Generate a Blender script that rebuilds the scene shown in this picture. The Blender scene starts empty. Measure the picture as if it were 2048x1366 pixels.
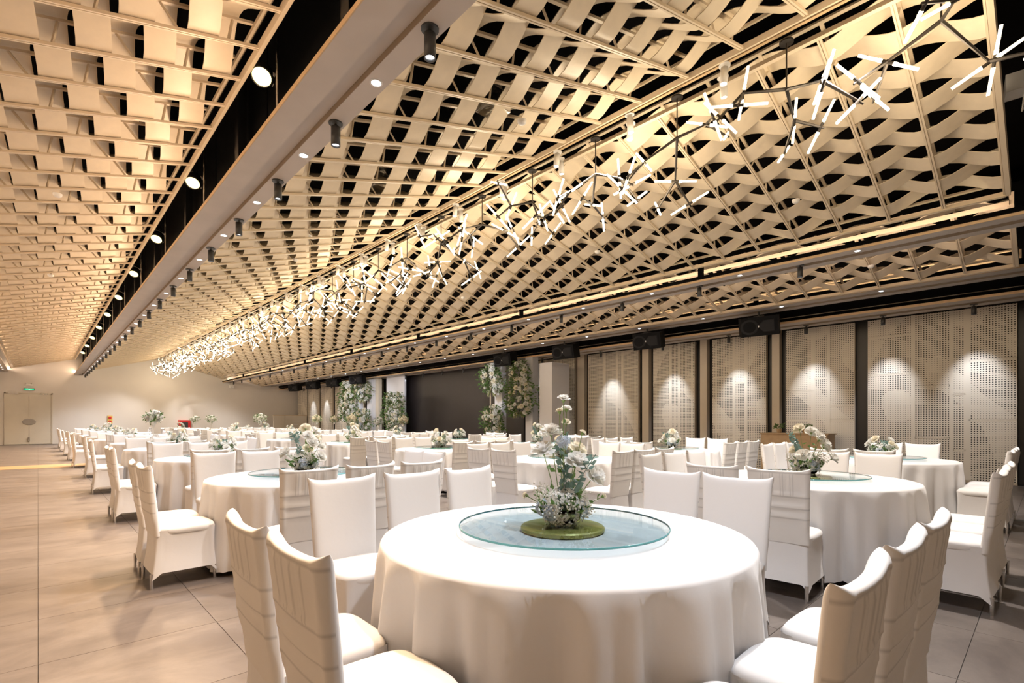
import bpy, math, random
from mathutils import Matrix, Vector
random.seed(7)
PI = math.pi
SC = bpy.context.scene
COL = SC.collection

# ------------------------------------------------------------------ camera, world, exposure
F, VU, HV, EYE = 1010.0, 76.0, 843.0, 1.3
TH = math.atan((1024 - VU) / F)
cam = bpy.data.cameras.new('camera'); camo = bpy.data.objects.new('camera', cam); COL.objects.link(camo)
camo.location = (0, 0, EYE); camo.rotation_euler = (PI / 2, 0, -TH)
cam.sensor_width = 36; cam.lens = F / 2048 * 36; cam.shift_y = (HV - 683) / 2048; cam.clip_start = .05; cam.clip_end = 200
SC.camera = camo
W = bpy.data.worlds.new('world'); SC.world = W; W.use_nodes = True
W.node_tree.nodes['Background'].inputs[0].default_value = (1, .93, .85, 1)
W.node_tree.nodes['Background'].inputs[1].default_value = .02
SC.view_settings.view_transform = 'Standard'; SC.view_settings.look = 'None'
SC.view_settings.exposure = 0.0; SC.view_settings.gamma = 1; SC.view_settings.use_curve_mapping = False
SC.cycles.max_bounces = 5; SC.cycles.diffuse_bounces = 3; SC.cycles.glossy_bounces = 2; SC.cycles.transmission_bounces = 4; SC.cycles.use_adaptive_sampling = True; SC.cycles.adaptive_threshold = .09
SC.cycles.transparent_max_bounces = 8; SC.cycles.sample_clamp_indirect = 3.0; SC.cycles.caustics_reflective = False; SC.cycles.caustics_refractive = False
SC.cycles.use_denoising = True

WARM, COOL, NEUT, GOLD = (1, .66, .34), (.86, .91, 1), (1, .96, .93), (1, .80, .42)
K_SPOT, K_DOWN, K_WASH, K_FLOOD, K_CHAND, K_CEIL, K_TUBE = 1.0, 1.0, 1.0, 1.0, 1.0, 1.0, 1.0

def lamp(kind, loc, power, color, aim=None, size=60, blend=.5, radius=.05, **kw):
    l = bpy.data.lights.new('lamp_light', kind); l.energy = power; l.color = color
    if kind == 'SPOT': l.spot_size = math.radians(size); l.spot_blend = blend
    if kind in ('SPOT', 'POINT'): l.shadow_soft_size = radius
    o = bpy.data.objects.new('lamp_light', l); COL.objects.link(o); o.location = loc
    if aim is not None: o.rotation_euler = (Vector(aim) - Vector(loc)).to_track_quat('-Z', 'Y').to_euler()
    return o

# ------------------------------------------------------------------ materials
def mat(name, color, rough=.6, metal=0, emis=None, es=0, spec=.5, noise=0, nscale=5, bump=0, bscale=40, coat=0, trans=0, sheen=0, world=False):
    m = bpy.data.materials.new(name); m.use_nodes = True; nt = m.node_tree; b = nt.nodes['Principled BSDF']
    b.inputs['Base Color'].default_value = (*color, 1); b.inputs['Roughness'].default_value = rough; b.inputs['Metallic'].default_value = metal
    b.inputs['Specular IOR Level'].default_value = spec; b.inputs['Coat Weight'].default_value = coat
    b.inputs['Transmission Weight'].default_value = trans; b.inputs['Sheen Weight'].default_value = sheen
    if emis: b.inputs['Emission Color'].default_value = (*emis, 1); b.inputs['Emission Strength'].default_value = es
    if noise or bump:
        if world: src = nt.nodes.new('ShaderNodeNewGeometry').outputs['Position']
        else: src = nt.nodes.new('ShaderNodeTexCoord').outputs['Object']
        if noise:
            n = nt.nodes.new('ShaderNodeTexNoise'); n.inputs['Scale'].default_value = nscale; n.inputs['Detail'].default_value = 6
            nt.links.new(src, n.inputs['Vector'])
            r = nt.nodes.new('ShaderNodeMapRange'); r.inputs[1].default_value = .3; r.inputs[2].default_value = .7
            r.inputs[3].default_value = 1 - noise; r.inputs[4].default_value = 1 + noise * .6
            nt.links.new(n.outputs['Fac'], r.inputs[0])
            x = nt.nodes.new('ShaderNodeVectorMath'); x.operation = 'SCALE'; x.inputs[0].default_value = color
            nt.links.new(r.outputs[0], x.inputs['Scale']); nt.links.new(x.outputs[0], b.inputs['Base Color'])
        if bump:
            n2 = nt.nodes.new('ShaderNodeTexNoise'); n2.inputs['Scale'].default_value = bscale; n2.inputs['Detail'].default_value = 4
            nt.links.new(src, n2.inputs['Vector'])
            bp = nt.nodes.new('ShaderNodeBump'); bp.inputs['Strength'].default_value = bump; bp.inputs['Distance'].default_value = .02
            nt.links.new(n2.outputs['Fac'], bp.inputs['Height']); nt.links.new(bp.outputs[0], b.inputs['Normal'])
    return m
M = dict(
    cloth=mat('white_stretch_cloth', (.80, .78, .77), .75, bump=.10, bscale=9, sheen=.2),
    linen=mat('white_tablecloth', (.82, .80, .79), .8, bump=.15, bscale=7, sheen=.2),
    weave=mat('champagne_strip', (.80, .68, .51), .34, noise=.05, nscale=9, spec=.5),
    rib=mat('champagne_rib', (.72, .60, .44), .4),
    black=mat('black_void', (.0015, .0015, .002), .8, spec=.05), dpanel=mat('black_panel', (.006, .006, .007), .35),
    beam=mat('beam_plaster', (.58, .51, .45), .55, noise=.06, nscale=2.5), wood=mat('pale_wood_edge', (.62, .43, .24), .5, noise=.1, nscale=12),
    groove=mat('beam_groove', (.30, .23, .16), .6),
    wall=mat('white_wall', (.74, .70, .66), .7, noise=.03, nscale=1), door=mat('cream_door', (.68, .63, .54), .5, noise=.03, nscale=2),
    column=mat('cream_column', (.66, .58, .47), .5, noise=.04, nscale=2),
    grout=mat('dark_grout', (.09, .08, .075), .8), white=mat('white_gloss', (.8, .8, .8), .35), whitem=mat('white_fixture', (.82, .80, .77), .4),
    dgrey=mat('dark_grey_metal', (.05, .048, .045), .4, metal=.3), chrome=mat('chrome', (.7, .7, .7), .2, metal=1), bronze=mat('bronze_rod', (.045, .038, .032), .35, metal=.6),
    spk=mat('speaker_black', (.004, .004, .005), .7, spec=.15), grill=mat('speaker_grille', (.014, .014, .016), .6, spec=.2),
    tube=mat('glowing_tube', (.9, .88, .82), .4, emis=(1, .87, .66), es=1.9), tubehot=mat('glowing_tube_core', (1, .9, .7), .4, emis=(1, .82, .45), es=14),
    led=mat('lamp_lens_cool', (1, 1, 1), .3, emis=(.88, .93, 1), es=16), ledg=mat('lamp_lens_gold', (1, 1, .8), .3, emis=(1, .86, .36), es=2.4),
    foil=mat('foil_duct', (.6, .57, .52), .28, metal=1, bump=1, bscale=14),
    screen=mat('dark_screen', (.022, .017, .017), .45, noise=.15, nscale=.8), stagew=mat('stage_white', (.70, .70, .74), .4), stagef=mat('stage_floor', (.2, .17, .15), .5),
    glassy=mat('clear_bowl', (.9, .95, .95), .05, trans=1), gold=mat('gold_green_plate', (.40, .35, .07), .35, metal=.2),
    petal=mat('white_petal', (.93, .92, .88), .6), cream=mat('cream_petal', (.93, .87, .72), .6), yellow=mat('yellow_petal', (.92, .80, .45), .6), blue=mat('pale_blue_floret', (.66, .73, .83), .65),
    leaf=mat('green_leaf', (.10, .19, .045), .5, noise=.3, nscale=20), euca=mat('eucalyptus_leaf', (.17, .27, .24), .55, noise=.2, nscale=20), stem=mat('green_stem', (.16, .25, .07), .6), dry=mat('dry_frond', (.40, .40, .20), .7),
    red=mat('red_paint', (.55, .02, .02), .4), yel=mat('yellow_paint', (.75, .50, .12), .5), oak=mat('oak_veneer', (.52, .36, .21), .5, noise=.1, nscale=10),
    joint=mat('cream_joint', (.80, .73, .62), .6), green=mat('exit_green', (.0, .25, .12), .4, emis=(0, .45, .22), es=1.2), glow=mat('exit_text', (.9, 1, .9), .4, emis=(.7, 1, .85), es=2),
    plate=mat('steel_plate', (.35, .34, .33), .3, metal=.8), strip=mat('amber_painted_light', (.50, .32, .16), .35, noise=.08, nscale=6), board=mat('cream_board', (.62, .56, .47), .5),
)
def floor_mat():
    m = bpy.data.materials.new('stone_tile'); m.use_nodes = True; nt = m.node_tree; b = nt.nodes['Principled BSDF']; L = nt.links.new
    pos = nt.nodes.new('ShaderNodeNewGeometry').outputs['Position']; info = nt.nodes.new('ShaderNodeObjectInfo')
    mp = nt.nodes.new('ShaderNodeMapping'); mp.inputs['Scale'].default_value = (.8, 1.3, 1); mp.inputs['Rotation'].default_value = (0, 0, .5); L(pos, mp.inputs[0])
    n = nt.nodes.new('ShaderNodeTexNoise'); n.inputs['Scale'].default_value = 2.2; n.inputs['Detail'].default_value = 10; n.inputs['Roughness'].default_value = .65; n.inputs['Distortion'].default_value = .6; L(mp.outputs[0], n.inputs[0])
    cr = nt.nodes.new('ShaderNodeValToRGB'); e = cr.color_ramp.elements
    e[0].position = .34; e[0].color = (.105, .085, .076, 1); e[1].position = .68; e[1].color = (.19, .16, .142, 1); L(n.outputs[0], cr.inputs[0])
    x = nt.nodes.new('ShaderNodeMapRange'); x.inputs[3].default_value = .9; x.inputs[4].default_value = 1.1; L(info.outputs['Random'], x.inputs[0])
    s = nt.nodes.new('ShaderNodeVectorMath'); s.operation = 'SCALE'; L(cr.outputs[0], s.inputs[0]); L(x.outputs[0], s.inputs['Scale']); L(s.outputs[0], b.inputs['Base Color'])
    b.inputs['Roughness'].default_value = .42
    bp = nt.nodes.new('ShaderNodeBump'); bp.inputs['Strength'].default_value = .15; bp.inputs['Distance'].default_value = .01; L(n.outputs[0], bp.inputs['Height']); L(bp.outputs[0], b.inputs['Normal'])
    return m
M['tile'] = floor_mat()
def back_mat():
    # stretch cloth with the chair frame's bars showing through
    m = M['cloth'].copy(); m.name = 'stretch_cloth_over_bars'; nt = m.node_tree; b = nt.nodes['Principled BSDF']; L = nt.links.new
    sep = nt.nodes.new('ShaderNodeSeparateXYZ'); L(nt.nodes.new('ShaderNodeTexCoord').outputs['Object'], sep.inputs[0])
    def op(o, *a):
        n = nt.nodes.new('ShaderNodeMath'); n.operation = o
        for i, v in enumerate(a):
            if isinstance(v, (int, float)): n.inputs[i].default_value = v
            else: L(v, n.inputs[i])
        return n.outputs[0]
    x, z = sep.outputs[0], sep.outputs[2]
    def line(c, p, w): n = op('SUBTRACT', 1, op('DIVIDE', op('ABSOLUTE', op('SUBTRACT', c, p)), w)); return op('MAXIMUM', n, 0)
    tot = None
    for p in (.591, .666, .752, .925): l = line(z, p, .009); tot = l if tot is None else op('MAXIMUM', tot, l)
    up = op('MULTIPLY', op('GREATER_THAN', z, .755), op('LESS_THAN', z, .925))
    for p in (-.109, -.091, -.044, -.026, .026, .044, .091, .109): tot = op('MAXIMUM', tot, op('MULTIPLY', up, op('MULTIPLY', line(x, p, .006), .8)))
    k = op('SUBTRACT', 1, op('MULTIPLY', tot, .30))
    v = nt.nodes.new('ShaderNodeVectorMath'); v.operation = 'SCALE'; v.inputs[0].default_value = (.80, .77, .74); L(k, v.inputs['Scale']); L(v.outputs[0], b.inputs['Base Color'])
    return m
M['clothback'] = back_mat()
for k in ('tube', 'tubehot', 'led', 'ledg', 'green', 'glow'): M[k].cycles.emission_sampling = 'NONE'

def perf_mat(round_holes):
    # cream board with a grid of punched holes; hole size swells inside hill-shaped zones (y along wall, z up)
    m = bpy.data.materials.new('perforated_board'); m.use_nodes = True; nt = m.node_tree; b = nt.nodes['Principled BSDF']; L = nt.links.new
    pos = nt.nodes.new('ShaderNodeNewGeometry').outputs['Position']; sep = nt.nodes.new('ShaderNodeSeparateXYZ'); L(pos, sep.inputs[0])
    def m2(op, a, c=None, d=None):
        n = nt.nodes.new('ShaderNodeMath'); n.operation = op
        for i, v in enumerate((a, c, d)):
            if v is None: continue
            if isinstance(v, (int, float)): n.inputs[i].default_value = v
            else: L(v, n.inputs[i])
        return n.outputs[0]
    y, z = sep.outputs[1], sep.outputs[2]; p = .0465
    fy = m2('ABSOLUTE', m2('SUBTRACT', m2('FRACT', m2('DIVIDE', y, p)), .5)); fz = m2('ABSOLUTE', m2('SUBTRACT', m2('FRACT', m2('DIVIDE', z, p)), .5))
    cy = m2('MULTIPLY', m2('FLOOR', m2('DIVIDE', y, p)), p); cz = m2('MULTIPLY', m2('FLOOR', m2('DIVIDE', z, p)), p)
    # radiating stripes: distance in a warped wave field
    w1 = m2('SINE', m2('ADD', m2('MULTIPLY', cy, 4.3), m2('MULTIPLY', m2('SINE', m2('MULTIPLY', cz, 1.7)), 2.4)))
    w2 = m2('SINE', m2('ADD', m2('MULTIPLY', cz, 3.1), m2('MULTIPLY', m2('SINE', m2('ADD', m2('MULTIPLY', cy, 2.25), .7)), 1.9)))
    big = m2('GREATER_THAN', m2('ADD', w1, w2), -.7)
    size = m2('ADD', .145, m2('MULTIPLY', big, .115))
    if round_holes: d = m2('SQRT', m2('ADD', m2('MULTIPLY', fy, fy), m2('MULTIPLY', fz, fz)))
    else: d = m2('MAXIMUM', fy, fz)
    hole = m2('LESS_THAN', d, size)
    mx = nt.nodes.new('ShaderNodeMix'); mx.data_type = 'RGBA'; L(hole, mx.inputs[0]); mx.inputs[6].default_value = (.80, .73, .62, 1); mx.inputs[7].default_value = (.02, .017, .015, 1)
    L(mx.outputs[2], b.inputs['Base Color']); b.inputs['Roughness'].default_value = .6
    return m
M['perf'] = perf_mat(True); M['perfsq'] = perf_mat(False)
def glass_mat():
    m = bpy.data.materials.new('tinted_glass'); m.use_nodes = True; nt = m.node_tree; L = nt.links.new; nt.nodes.remove(nt.nodes['Principled BSDF'])
    o = nt.nodes['Material Output']; t = nt.nodes.new('ShaderNodeBsdfTransparent'); t.inputs[0].default_value = (.72, .81, .84, 1)
    g = nt.nodes.new('ShaderNodeBsdfGlossy'); g.inputs['Roughness'].default_value = .02
    f = nt.nodes.new('ShaderNodeFresnel'); f.inputs[0].default_value = 1.36; mx = nt.nodes.new('ShaderNodeMixShader')
    L(f.outputs[0], mx.inputs[0]); L(t.outputs[0], mx.inputs[1]); L(g.outputs[0], mx.inputs[2]); L(mx.outputs[0], o.inputs[0])
    return m
for k in ('petal', 'cream', 'yellow', 'blue', 'leaf', 'euca'):
    nt = M[k].node_tree; tr = nt.nodes.new('ShaderNodeBsdfTranslucent'); tr.inputs[0].default_value = M[k].node_tree.nodes['Principled BSDF'].inputs['Base Color'].default_value
    mx = nt.nodes.new('ShaderNodeMixShader'); mx.inputs[0].default_value = .45 if k in ('petal', 'cream', 'yellow', 'blue') else .3
    nt.links.new(nt.nodes['Principled BSDF'].outputs[0], mx.inputs[1]); nt.links.new(tr.outputs[0], mx.inputs[2]); nt.links.new(mx.outputs[0], nt.nodes['Material Output'].inputs[0])
M['glass'] = glass_mat(); M['glassedge'] = mat('glass_edge', (.10, .33, .35), .15)

# ------------------------------------------------------------------ mesh helpers
class MB:
    def __init__(s): s.v = []; s.f = []; s.mi = []
    def add(s, vs, fs, mi=0, T=None):
        n = len(s.v)
        s.v += [tuple(T @ Vector(p)) for p in vs] if T else [tuple(p) for p in vs]
        s.f += [tuple(i + n for i in f) for f in fs]; s.mi += [mi] * len(fs); return s
    def box(s, a, b, mi=0, T=None):
        x0, y0, z0 = a; x1, y1, z1 = b
        return s.add([(x0, y0, z0), (x1, y0, z0), (x1, y1, z0), (x0, y1, z0), (x0, y0, z1), (x1, y0, z1), (x1, y1, z1), (x0, y1, z1)],
                     [(0, 3, 2, 1), (4, 5, 6, 7), (0, 1, 5, 4), (1, 2, 6, 5), (2, 3, 7, 6), (3, 0, 4, 7)], mi, T)
    def tube(s, p0, p1, r0, r1=None, n=8, mi=0, cap=True):
        r1 = r0 if r1 is None else r1; p0, p1 = Vector(p0), Vector(p1); q = (p1 - p0).to_track_quat('Z', 'Y')
        vs = [p0 + q @ Vector((r0 * math.cos(2 * PI * i / n), r0 * math.sin(2 * PI * i / n), 0)) for i in range(n)] + \
             [p1 + q @ Vector((r1 * math.cos(2 * PI * i / n), r1 * math.sin(2 * PI * i / n), 0)) for i in range(n)]
        fs = [(i, (i + 1) % n, n + (i + 1) % n, n + i) for i in range(n)]
        if cap: fs += [tuple(range(n))[::-1], tuple(range(n, 2 * n))]
        return s.add(vs, fs, mi)
    def lathe(s, prof, n=24, mi=0, T=None, cap=False):
        vs = [(r * math.cos(2 * PI * i / n), r * math.sin(2 * PI * i / n), z) for r, z in prof for i in range(n)]
        fs = [(j * n + i, j * n + (i + 1) % n, (j + 1) * n + (i + 1) % n, (j + 1) * n + i) for j in range(len(prof) - 1) for i in range(n)]
        if cap: fs += [tuple(range(n))[::-1], tuple(range((len(prof) - 1) * n, len(prof) * n))]
        return s.add(vs, fs, mi, T)
    def grid(s, fn, nu, nv, mi=0, T=None):
        vs = [fn(i / nu, j / nv) for j in range(nv + 1) for i in range(nu + 1)]
        fs = [(j * (nu + 1) + i, j * (nu + 1) + i + 1, (j + 1) * (nu + 1) + i + 1, (j + 1) * (nu + 1) + i) for j in range(nv) for i in range(nu)]
        return s.add(vs, fs, mi, T)
    def blob(s, c, r, n=6, mi=0, sq=1):
        return s.lathe([(r * math.sin(PI * j / (n // 2 + 1)) + 1e-4, -r * sq * math.cos(PI * j / (n // 2 + 1))) for j in range(n // 2 + 2)], n, mi, Matrix.Translation(c))
    def weld(s):
        key = {}; mp = []; nv = []
        for p in s.v:
            k = (round(p[0], 5), round(p[1], 5), round(p[2], 5))
            if k not in key: key[k] = len(nv); nv.append(p)
            mp.append(key[k])
        nf, nm = [], []
        for f, m in zip(s.f, s.mi):
            g = []
            for i in f:
                if mp[i] not in g: g.append(mp[i])
            if len(g) > 2: nf.append(tuple(g)); nm.append(m)
        s.v, s.f, s.mi = nv, nf, nm; return s
    def mesh(s, name, mats, smooth=False):
        me = bpy.data.meshes.new(name); me.from_pydata(s.v, [], s.f)
        for m in (mats if isinstance(mats, (list, tuple)) else [mats]): me.materials.append(m)
        if any(s.mi): me.polygons.foreach_set('material_index', s.mi)
        if smooth: me.polygons.foreach_set('use_smooth', [True] * len(s.f))
        me.update(); return me
    def build(s, name, mats, parent=None, smooth=False, loc=None):
        return link(name, s.mesh(name, mats, smooth), parent, loc)
def link(name, data, parent=None, loc=None, rot=None):
    o = bpy.data.objects.new(name, data); COL.objects.link(o)
    if parent: o.parent = parent
    if loc is not None: o.location = loc
    if rot is not None: o.rotation_euler = rot
    return o
def tag(o, label=None, cat=None, group=None, kind=None):
    if label: o['label'] = label
    if cat: o['category'] = cat
    if group: o['group'] = group
    if kind: o['kind'] = kind
    return o
def thing(name, label, cat, loc=(0, 0, 0), rz=0, group=None):
    return tag(link(name, None, None, loc, (0, 0, rz)), label, cat, group)
def copy_tree(o, parent=None):
    c = o.copy(); COL.objects.link(c)
    if parent: c.parent = parent
    for ch in KIDS.get(o.name, ()): copy_tree(ch, c)
    return c
KIDS = {}
def index(o):
    for ch in [x for x in COL.objects if x.parent is o]:
        KIDS.setdefault(o.name, []).append(ch); index(ch)
def struct(name, mb, m, parent=None, smooth=False):
    o = mb.build(name, m, parent, smooth)
    if not parent: o['kind'] = 'structure'
    return o
ORD = ['first', 'second', 'third', 'fourth', 'fifth', 'sixth', 'seventh', 'eighth', 'ninth', 'tenth', 'eleventh', 'twelfth', 'thirteenth', 'fourteenth', 'fifteenth', 'sixteenth', 'seventeenth', 'eighteenth', 'nineteenth', 'twentieth',
       'twenty-first', 'twenty-second', 'twenty-third', 'twenty-fourth', 'twenty-fifth', 'twenty-sixth', 'twenty-seventh', 'twenty-eighth', 'twenty-ninth', 'thirtieth', 'thirty-first', 'thirty-second', 'thirty-third', 'thirty-fourth', 'thirty-fifth', 'thirty-sixth']

# ------------------------------------------------------------------ shell
YE, XL, XR, YB = 39.5, -3.0, 14.45, -3.0
fl = struct('floor', MB().box((XL, YB, -.2), (XR + 1.2, YE + .4, -.006)), M['grout'])
TP = .845
tm = MB().add([(-.4215, -.4215, -.004), (.4215, -.4215, -.004), (.4215, .4215, -.004), (-.4215, .4215, -.004), (-.4205, -.4205, 0), (.4205, -.4205, 0), (.4205, .4205, 0), (-.4205, .4205, 0)],
              [(4, 5, 6, 7), (0, 1, 5, 4), (1, 2, 6, 5), (2, 3, 7, 6), (3, 0, 4, 7)]).mesh('tile', M['tile'])
cells = []
for i in range(-3, 18):
    for j in range(-2, 47):
        cells.append((TP * (i + .5), .32 + TP * (j + .5)))
def seen_key(c):
    d = c[0] * math.sin(TH) + c[1] * math.cos(TH); r = c[0] * math.cos(TH) - c[1] * math.sin(TH)
    if d < .6 or abs(r / d) > 1.12: return 1000 + d
    return d
cells = [c for c in cells if XL < c[0] < XR + .2 and c[1] < YE]
cells.sort(key=seen_key)
for c in cells[:300]: link('tile', tm, fl, (c[0], c[1], 0))
rest = MB()
for c in cells[300:]:
    rest.box((c[0] - .421, c[1] - .421, -.005), (c[0] + .421, c[1] + .421, 0))
tag(rest.build('paving', M['tile'], fl), kind='stuff')
struct('trim_1', MB().box((XL, 19.2, 0), (1.15, 20.6, .004)), M['strip'])  # warm light across the aisle floor, painted as a thin amber slab
# far wall follows the gables
def poly_wall(name, pts, y0, y1, m):
    n = len(pts); vs = [(x, y0, z) for x, z in pts] + [(x, y1, z) for x, z in pts]
    fs = [tuple(range(n))[::1], tuple(range(n, 2 * n))[::-1]] + [(i, i + n, (i + 1) % n + n, (i + 1) % n) for i in range(n)]
    return struct(name, MB().add(vs, fs), m)
poly_wall('wall_far', [(XL, 0), (XR + 1.2, 0), (XR + 1.2, 6.2), (XL, 6.2)], YE, YE + .25, M['wall'])
struct('wall_left', MB().box((XL - .2, YB, 0), (XL, YE, 6.2)), M['wall'])
struct('wall_back', MB().box((XL, YB - .2, 0), (9.5, YB, 6.2)), M['wall'])
struct('wall_back.001', MB().box((9.5, -.45, 0), (XR + 1.2, -.3, 6.2)), M['black'])
struct('wall_right', MB().box((XR + .12, YB, 0), (XR + .5, YE, 6.2)), M['dpanel'])
struct('ceiling', MB().box((XL, YB, 6.2), (XR + 1.2, YE, 6.35)), M['black'])

# perforated wall cladding, real boards with joints
def perf_panel(y0, y1, idx, m, label, cols=None):
    t = thing('perforated_panel', label, 'wall panel', (XR, (y0 + y1) / 2, 0), 0, 'perforated wall panels')
    w = y1 - y0; rnd = random.Random(idx * 3 + 1); cols = cols or ([.30, .10, .26, .34] if w > 2 else [.36, .22, .42])
    a = y0; tot = sum(cols); x = 0
    for ci, c in enumerate(cols):
        b = a + w * c / tot; cuts = sorted(rnd.sample([.95, 1.35, 1.7, 2.1, 2.6, 3.1], 2)) if ci % 2 == 0 else sorted(rnd.sample([.7, 1.5, 1.9, 2.4, 2.9, 3.3], 2))
        zs = [.05] + cuts + [3.7]
        for z0, z1 in zip(zs, zs[1:]):
            MB().box((-.02, a - (y0 + y1) / 2 + .004, z0 + .004), (0, b - (y0 + y1) / 2 - .004, z1 - .004)).build('board', m, t)
        for z in zs[1:-1]: MB().box((-.0235, a - (y0 + y1) / 2 + .03, z - .03), (-.02, b - (y0 + y1) / 2 - .03, z - .002)).build('joint_strip', M['joint'], t)
        if ci: MB().box((-.0235, a - (y0 + y1) / 2 - .04, .05), (-.02, a - (y0 + y1) / 2 + .04, 3.7)).build('joint_strip', M['joint'], t)
        a = b
    MB().box((0, y0 - (y0 + y1) / 2, .0), (.1, y1 - (y0 + y1) / 2, 3.7)).build('backing', M['column'], t)
PAN = [(.45, 2.98, 'round-holed perforated cream wall panel, widest, at the right edge'), (3.24, 4.79, 'perforated cream wall panel behind the oak cabinet'),
       (5.28, 6.79, 'perforated cream wall panel left of the oak cabinet, between two cream columns'), (7.33, 8.74, 'narrow perforated wall panel under the second-nearest loudspeaker'),
       (9.29, 11.37, 'perforated cream wall panel behind the front centrepiece, right of white stage box'), (12.0, 14.2, 'perforated cream wall panel touching the tall white stage box')]
for i, (a, b, lb) in enumerate(PAN): perf_panel(a, b, i, M['perf'] if i in (0, 1) else M['perfsq'], lb)
far = [(26.3, 28.1), (28.5, 30.3), (30.7, 32.6), (33.0, 34.9), (35.3, 37.2), (37.4, 39.2)]
for i, (a, b) in enumerate(far): perf_panel(a, b, 10 + i, M['perfsq'], 'cream slotted wall panel beyond the stage, %s from the far corner' % ORD[5 - i])
def column(y0, y1, x0=XR - .06):
    struct('trim_%d' % (2 + column.n), MB().box((x0, y0, 0), (XR + .12, y1, 3.9)), M['column']); column.n += 1
column.n = 0
for a, b in ((4.93, 5.12), (6.93, 7.14), (8.88, 9.12), (11.52, 11.84)): column(a, b)

# ------------------------------------------------------------------ woven ceilings
PITCH, STRIP, AMP, Y0 = .62, .255, .25, .4
NB = 63
def strip_mesh(ph):
    # each strip dips under one rib and rises over the next; neighbours are half a wave apart
    mb = MB(); seg = 6; hw = .131; n = NB * seg; t = .004
    for q in range(4):
        (xa, za), (xb, zb) = (((-hw, -t), (hw, -t)), ((hw, -t), (hw, t)), ((hw, t), (-hw, t)), ((-hw, t), (-hw, -t)))[q]; base = len(mb.v)
        for k in range(n + 1):
            u = k / seg + ph; z = AMP * ((1 - math.cos(PI * u)) / 2) ** .85; y = Y0 + k / seg * PITCH
            mb.v += [(xa, y, z + za), (xb, y, z + zb)]
        mb.f += [(base + 2 * k, base + 2 * k + 1, base + 2 * k + 3, base + 2 * k + 2) for k in range(n)]
    mb.mi = [0] * len(mb.f)
    return mb.mesh('strip', M['weave'], True)
SM = [strip_mesh(0), strip_mesh(1)]
def woven(x0, z0, x1, z1, label):
    L = math.hypot(x1 - x0, z1 - z0); ang = -math.atan2(z1 - z0, x1 - x0)
    t = tag(link('woven_ceiling', None, None, (x0, 0, z0), (0, ang, 0)), label, 'ceiling', 'woven strip ceiling slopes')
    n = int(L / STRIP); off = (L - n * STRIP) / 2
    for i in range(n): link('strip', SM[i % 2], t, (off + STRIP * (i + .5), 0, 0))
    w = .022; rms = []
    for par in (0, 1):
        rb = MB()
        rb.box((0, -w, -.035), (L, -.004, -.008)); rb.box((0, .004, -.035), (L, w, -.008)); rb.box((0, -.01, -.02), (L, .01, -.006))
        rb.box((0, -.018, .185), (L, .018, .21))
        for i in range(n):
            if i % 2 == par: continue
            c = off + STRIP * (i + .5)
            if i % 4 < 2: rb.tube((c - .04, 0, -.01), (c + .05, 0, .19), .013, n=4)
            else: rb.tube((c + .05, 0, -.01), (c - .04, 0, .19), .013, n=4)
        rms.append(rb.mesh('rib', M['rib']))
    for k in range(NB + 1): link('rib', rms[k % 2], t, (0, Y0 + k * PITCH, 0))
    for x in (-.02, L - .02):
        MB().box((x, Y0, -.05), (x + .04, Y0 + NB * PITCH, .01)).box((x, Y0, .15), (x + .04, Y0 + NB * PITCH, .18)).build('edge_rail', M['rib'], t)
    MB().box((0, Y0 - .05, -.05), (L, Y0, .16)).build('end_rail', M['rib'], t)
    return t
woven(-1.1, 4.30, 1.6, 5.02, 'woven champagne strip ceiling left of the lit beam, above the aisle')
woven(2.13, 4.36, 5.50, 5.32, 'woven champagne strip ceiling between the lit beam and the chandeliers')
woven(5.88, 5.29, 9.30, 4.31, 'woven champagne strip ceiling falling right from the chandelier ridge')
woven(10.1, 4.43, 11.9, 3.92, 'woven strip ceiling between the two right-hand beams')
woven(12.85, 4.25, 14.25, 3.84, 'narrow woven strip ceiling behind the loudspeaker beam')

# ------------------------------------------------------------------ beams
def beam(name, x0, x1, z, label, grooves=(.41, .68), top=.04, wood=True):
    t = thing(name, label, 'beam', ((x0 + x1) / 2, 0, z)); c = (x0 + x1) / 2; w = x1 - x0; ya, yb = YB if x0 < 5 else .0, YE
    g0, g1 = x0 + w * grooves[0] - c, x0 + w * grooves[1] - c
    b = MB().box((x0 - c, ya, 0), (g0, yb, top)).box((g1, ya, 0), (x1 - c, yb, top)).box((g0, ya, .055), (g1, yb, .075)).box((g0 - .02, ya, top), (g0, yb, .075))
    b.build('soffit', M['beam'], t)
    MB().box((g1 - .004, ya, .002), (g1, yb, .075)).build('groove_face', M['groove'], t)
    MB().box((x0 - c + .06, ya, .076), (x1 - c - .06, yb, .13)).build('carrier', M['black'], t)
    if wood: MB().box((x0 - c - .010, ya, -.002), (x0 - c, yb, top)).build('wood_edge', M['wood'], t)
    return t
beam('ceiling_beam', 1.55, 2.09, 4.05, 'long plaster beam with groove and spotlights, running down the hall left of centre')
beam('ceiling_beam', -1.75, -1.18, 4.05, 'plaster beam with small downlights at the far left edge')
beam('ceiling_beam', 9.41, 10.0, 4.02, 'slim plaster beam with hanging spotlights, right of the chandelier slope', top=.05)
beam('ceiling_beam', 12.1, 12.8, 3.90, 'slim plaster beam above the loudspeakers', top=.05)
beam('ceiling_beam', 13.15, 14.0, 3.66, 'lowest pale soffit beam along the top of the perforated wall', top=.05)
tag(MB().box((13.13, 0, 3.80), (13.17, YE, 4.0)).build('fascia_board', M['black']), 'black fascia board above the lowest soffit by the perforated wall', 'fascia')
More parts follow.
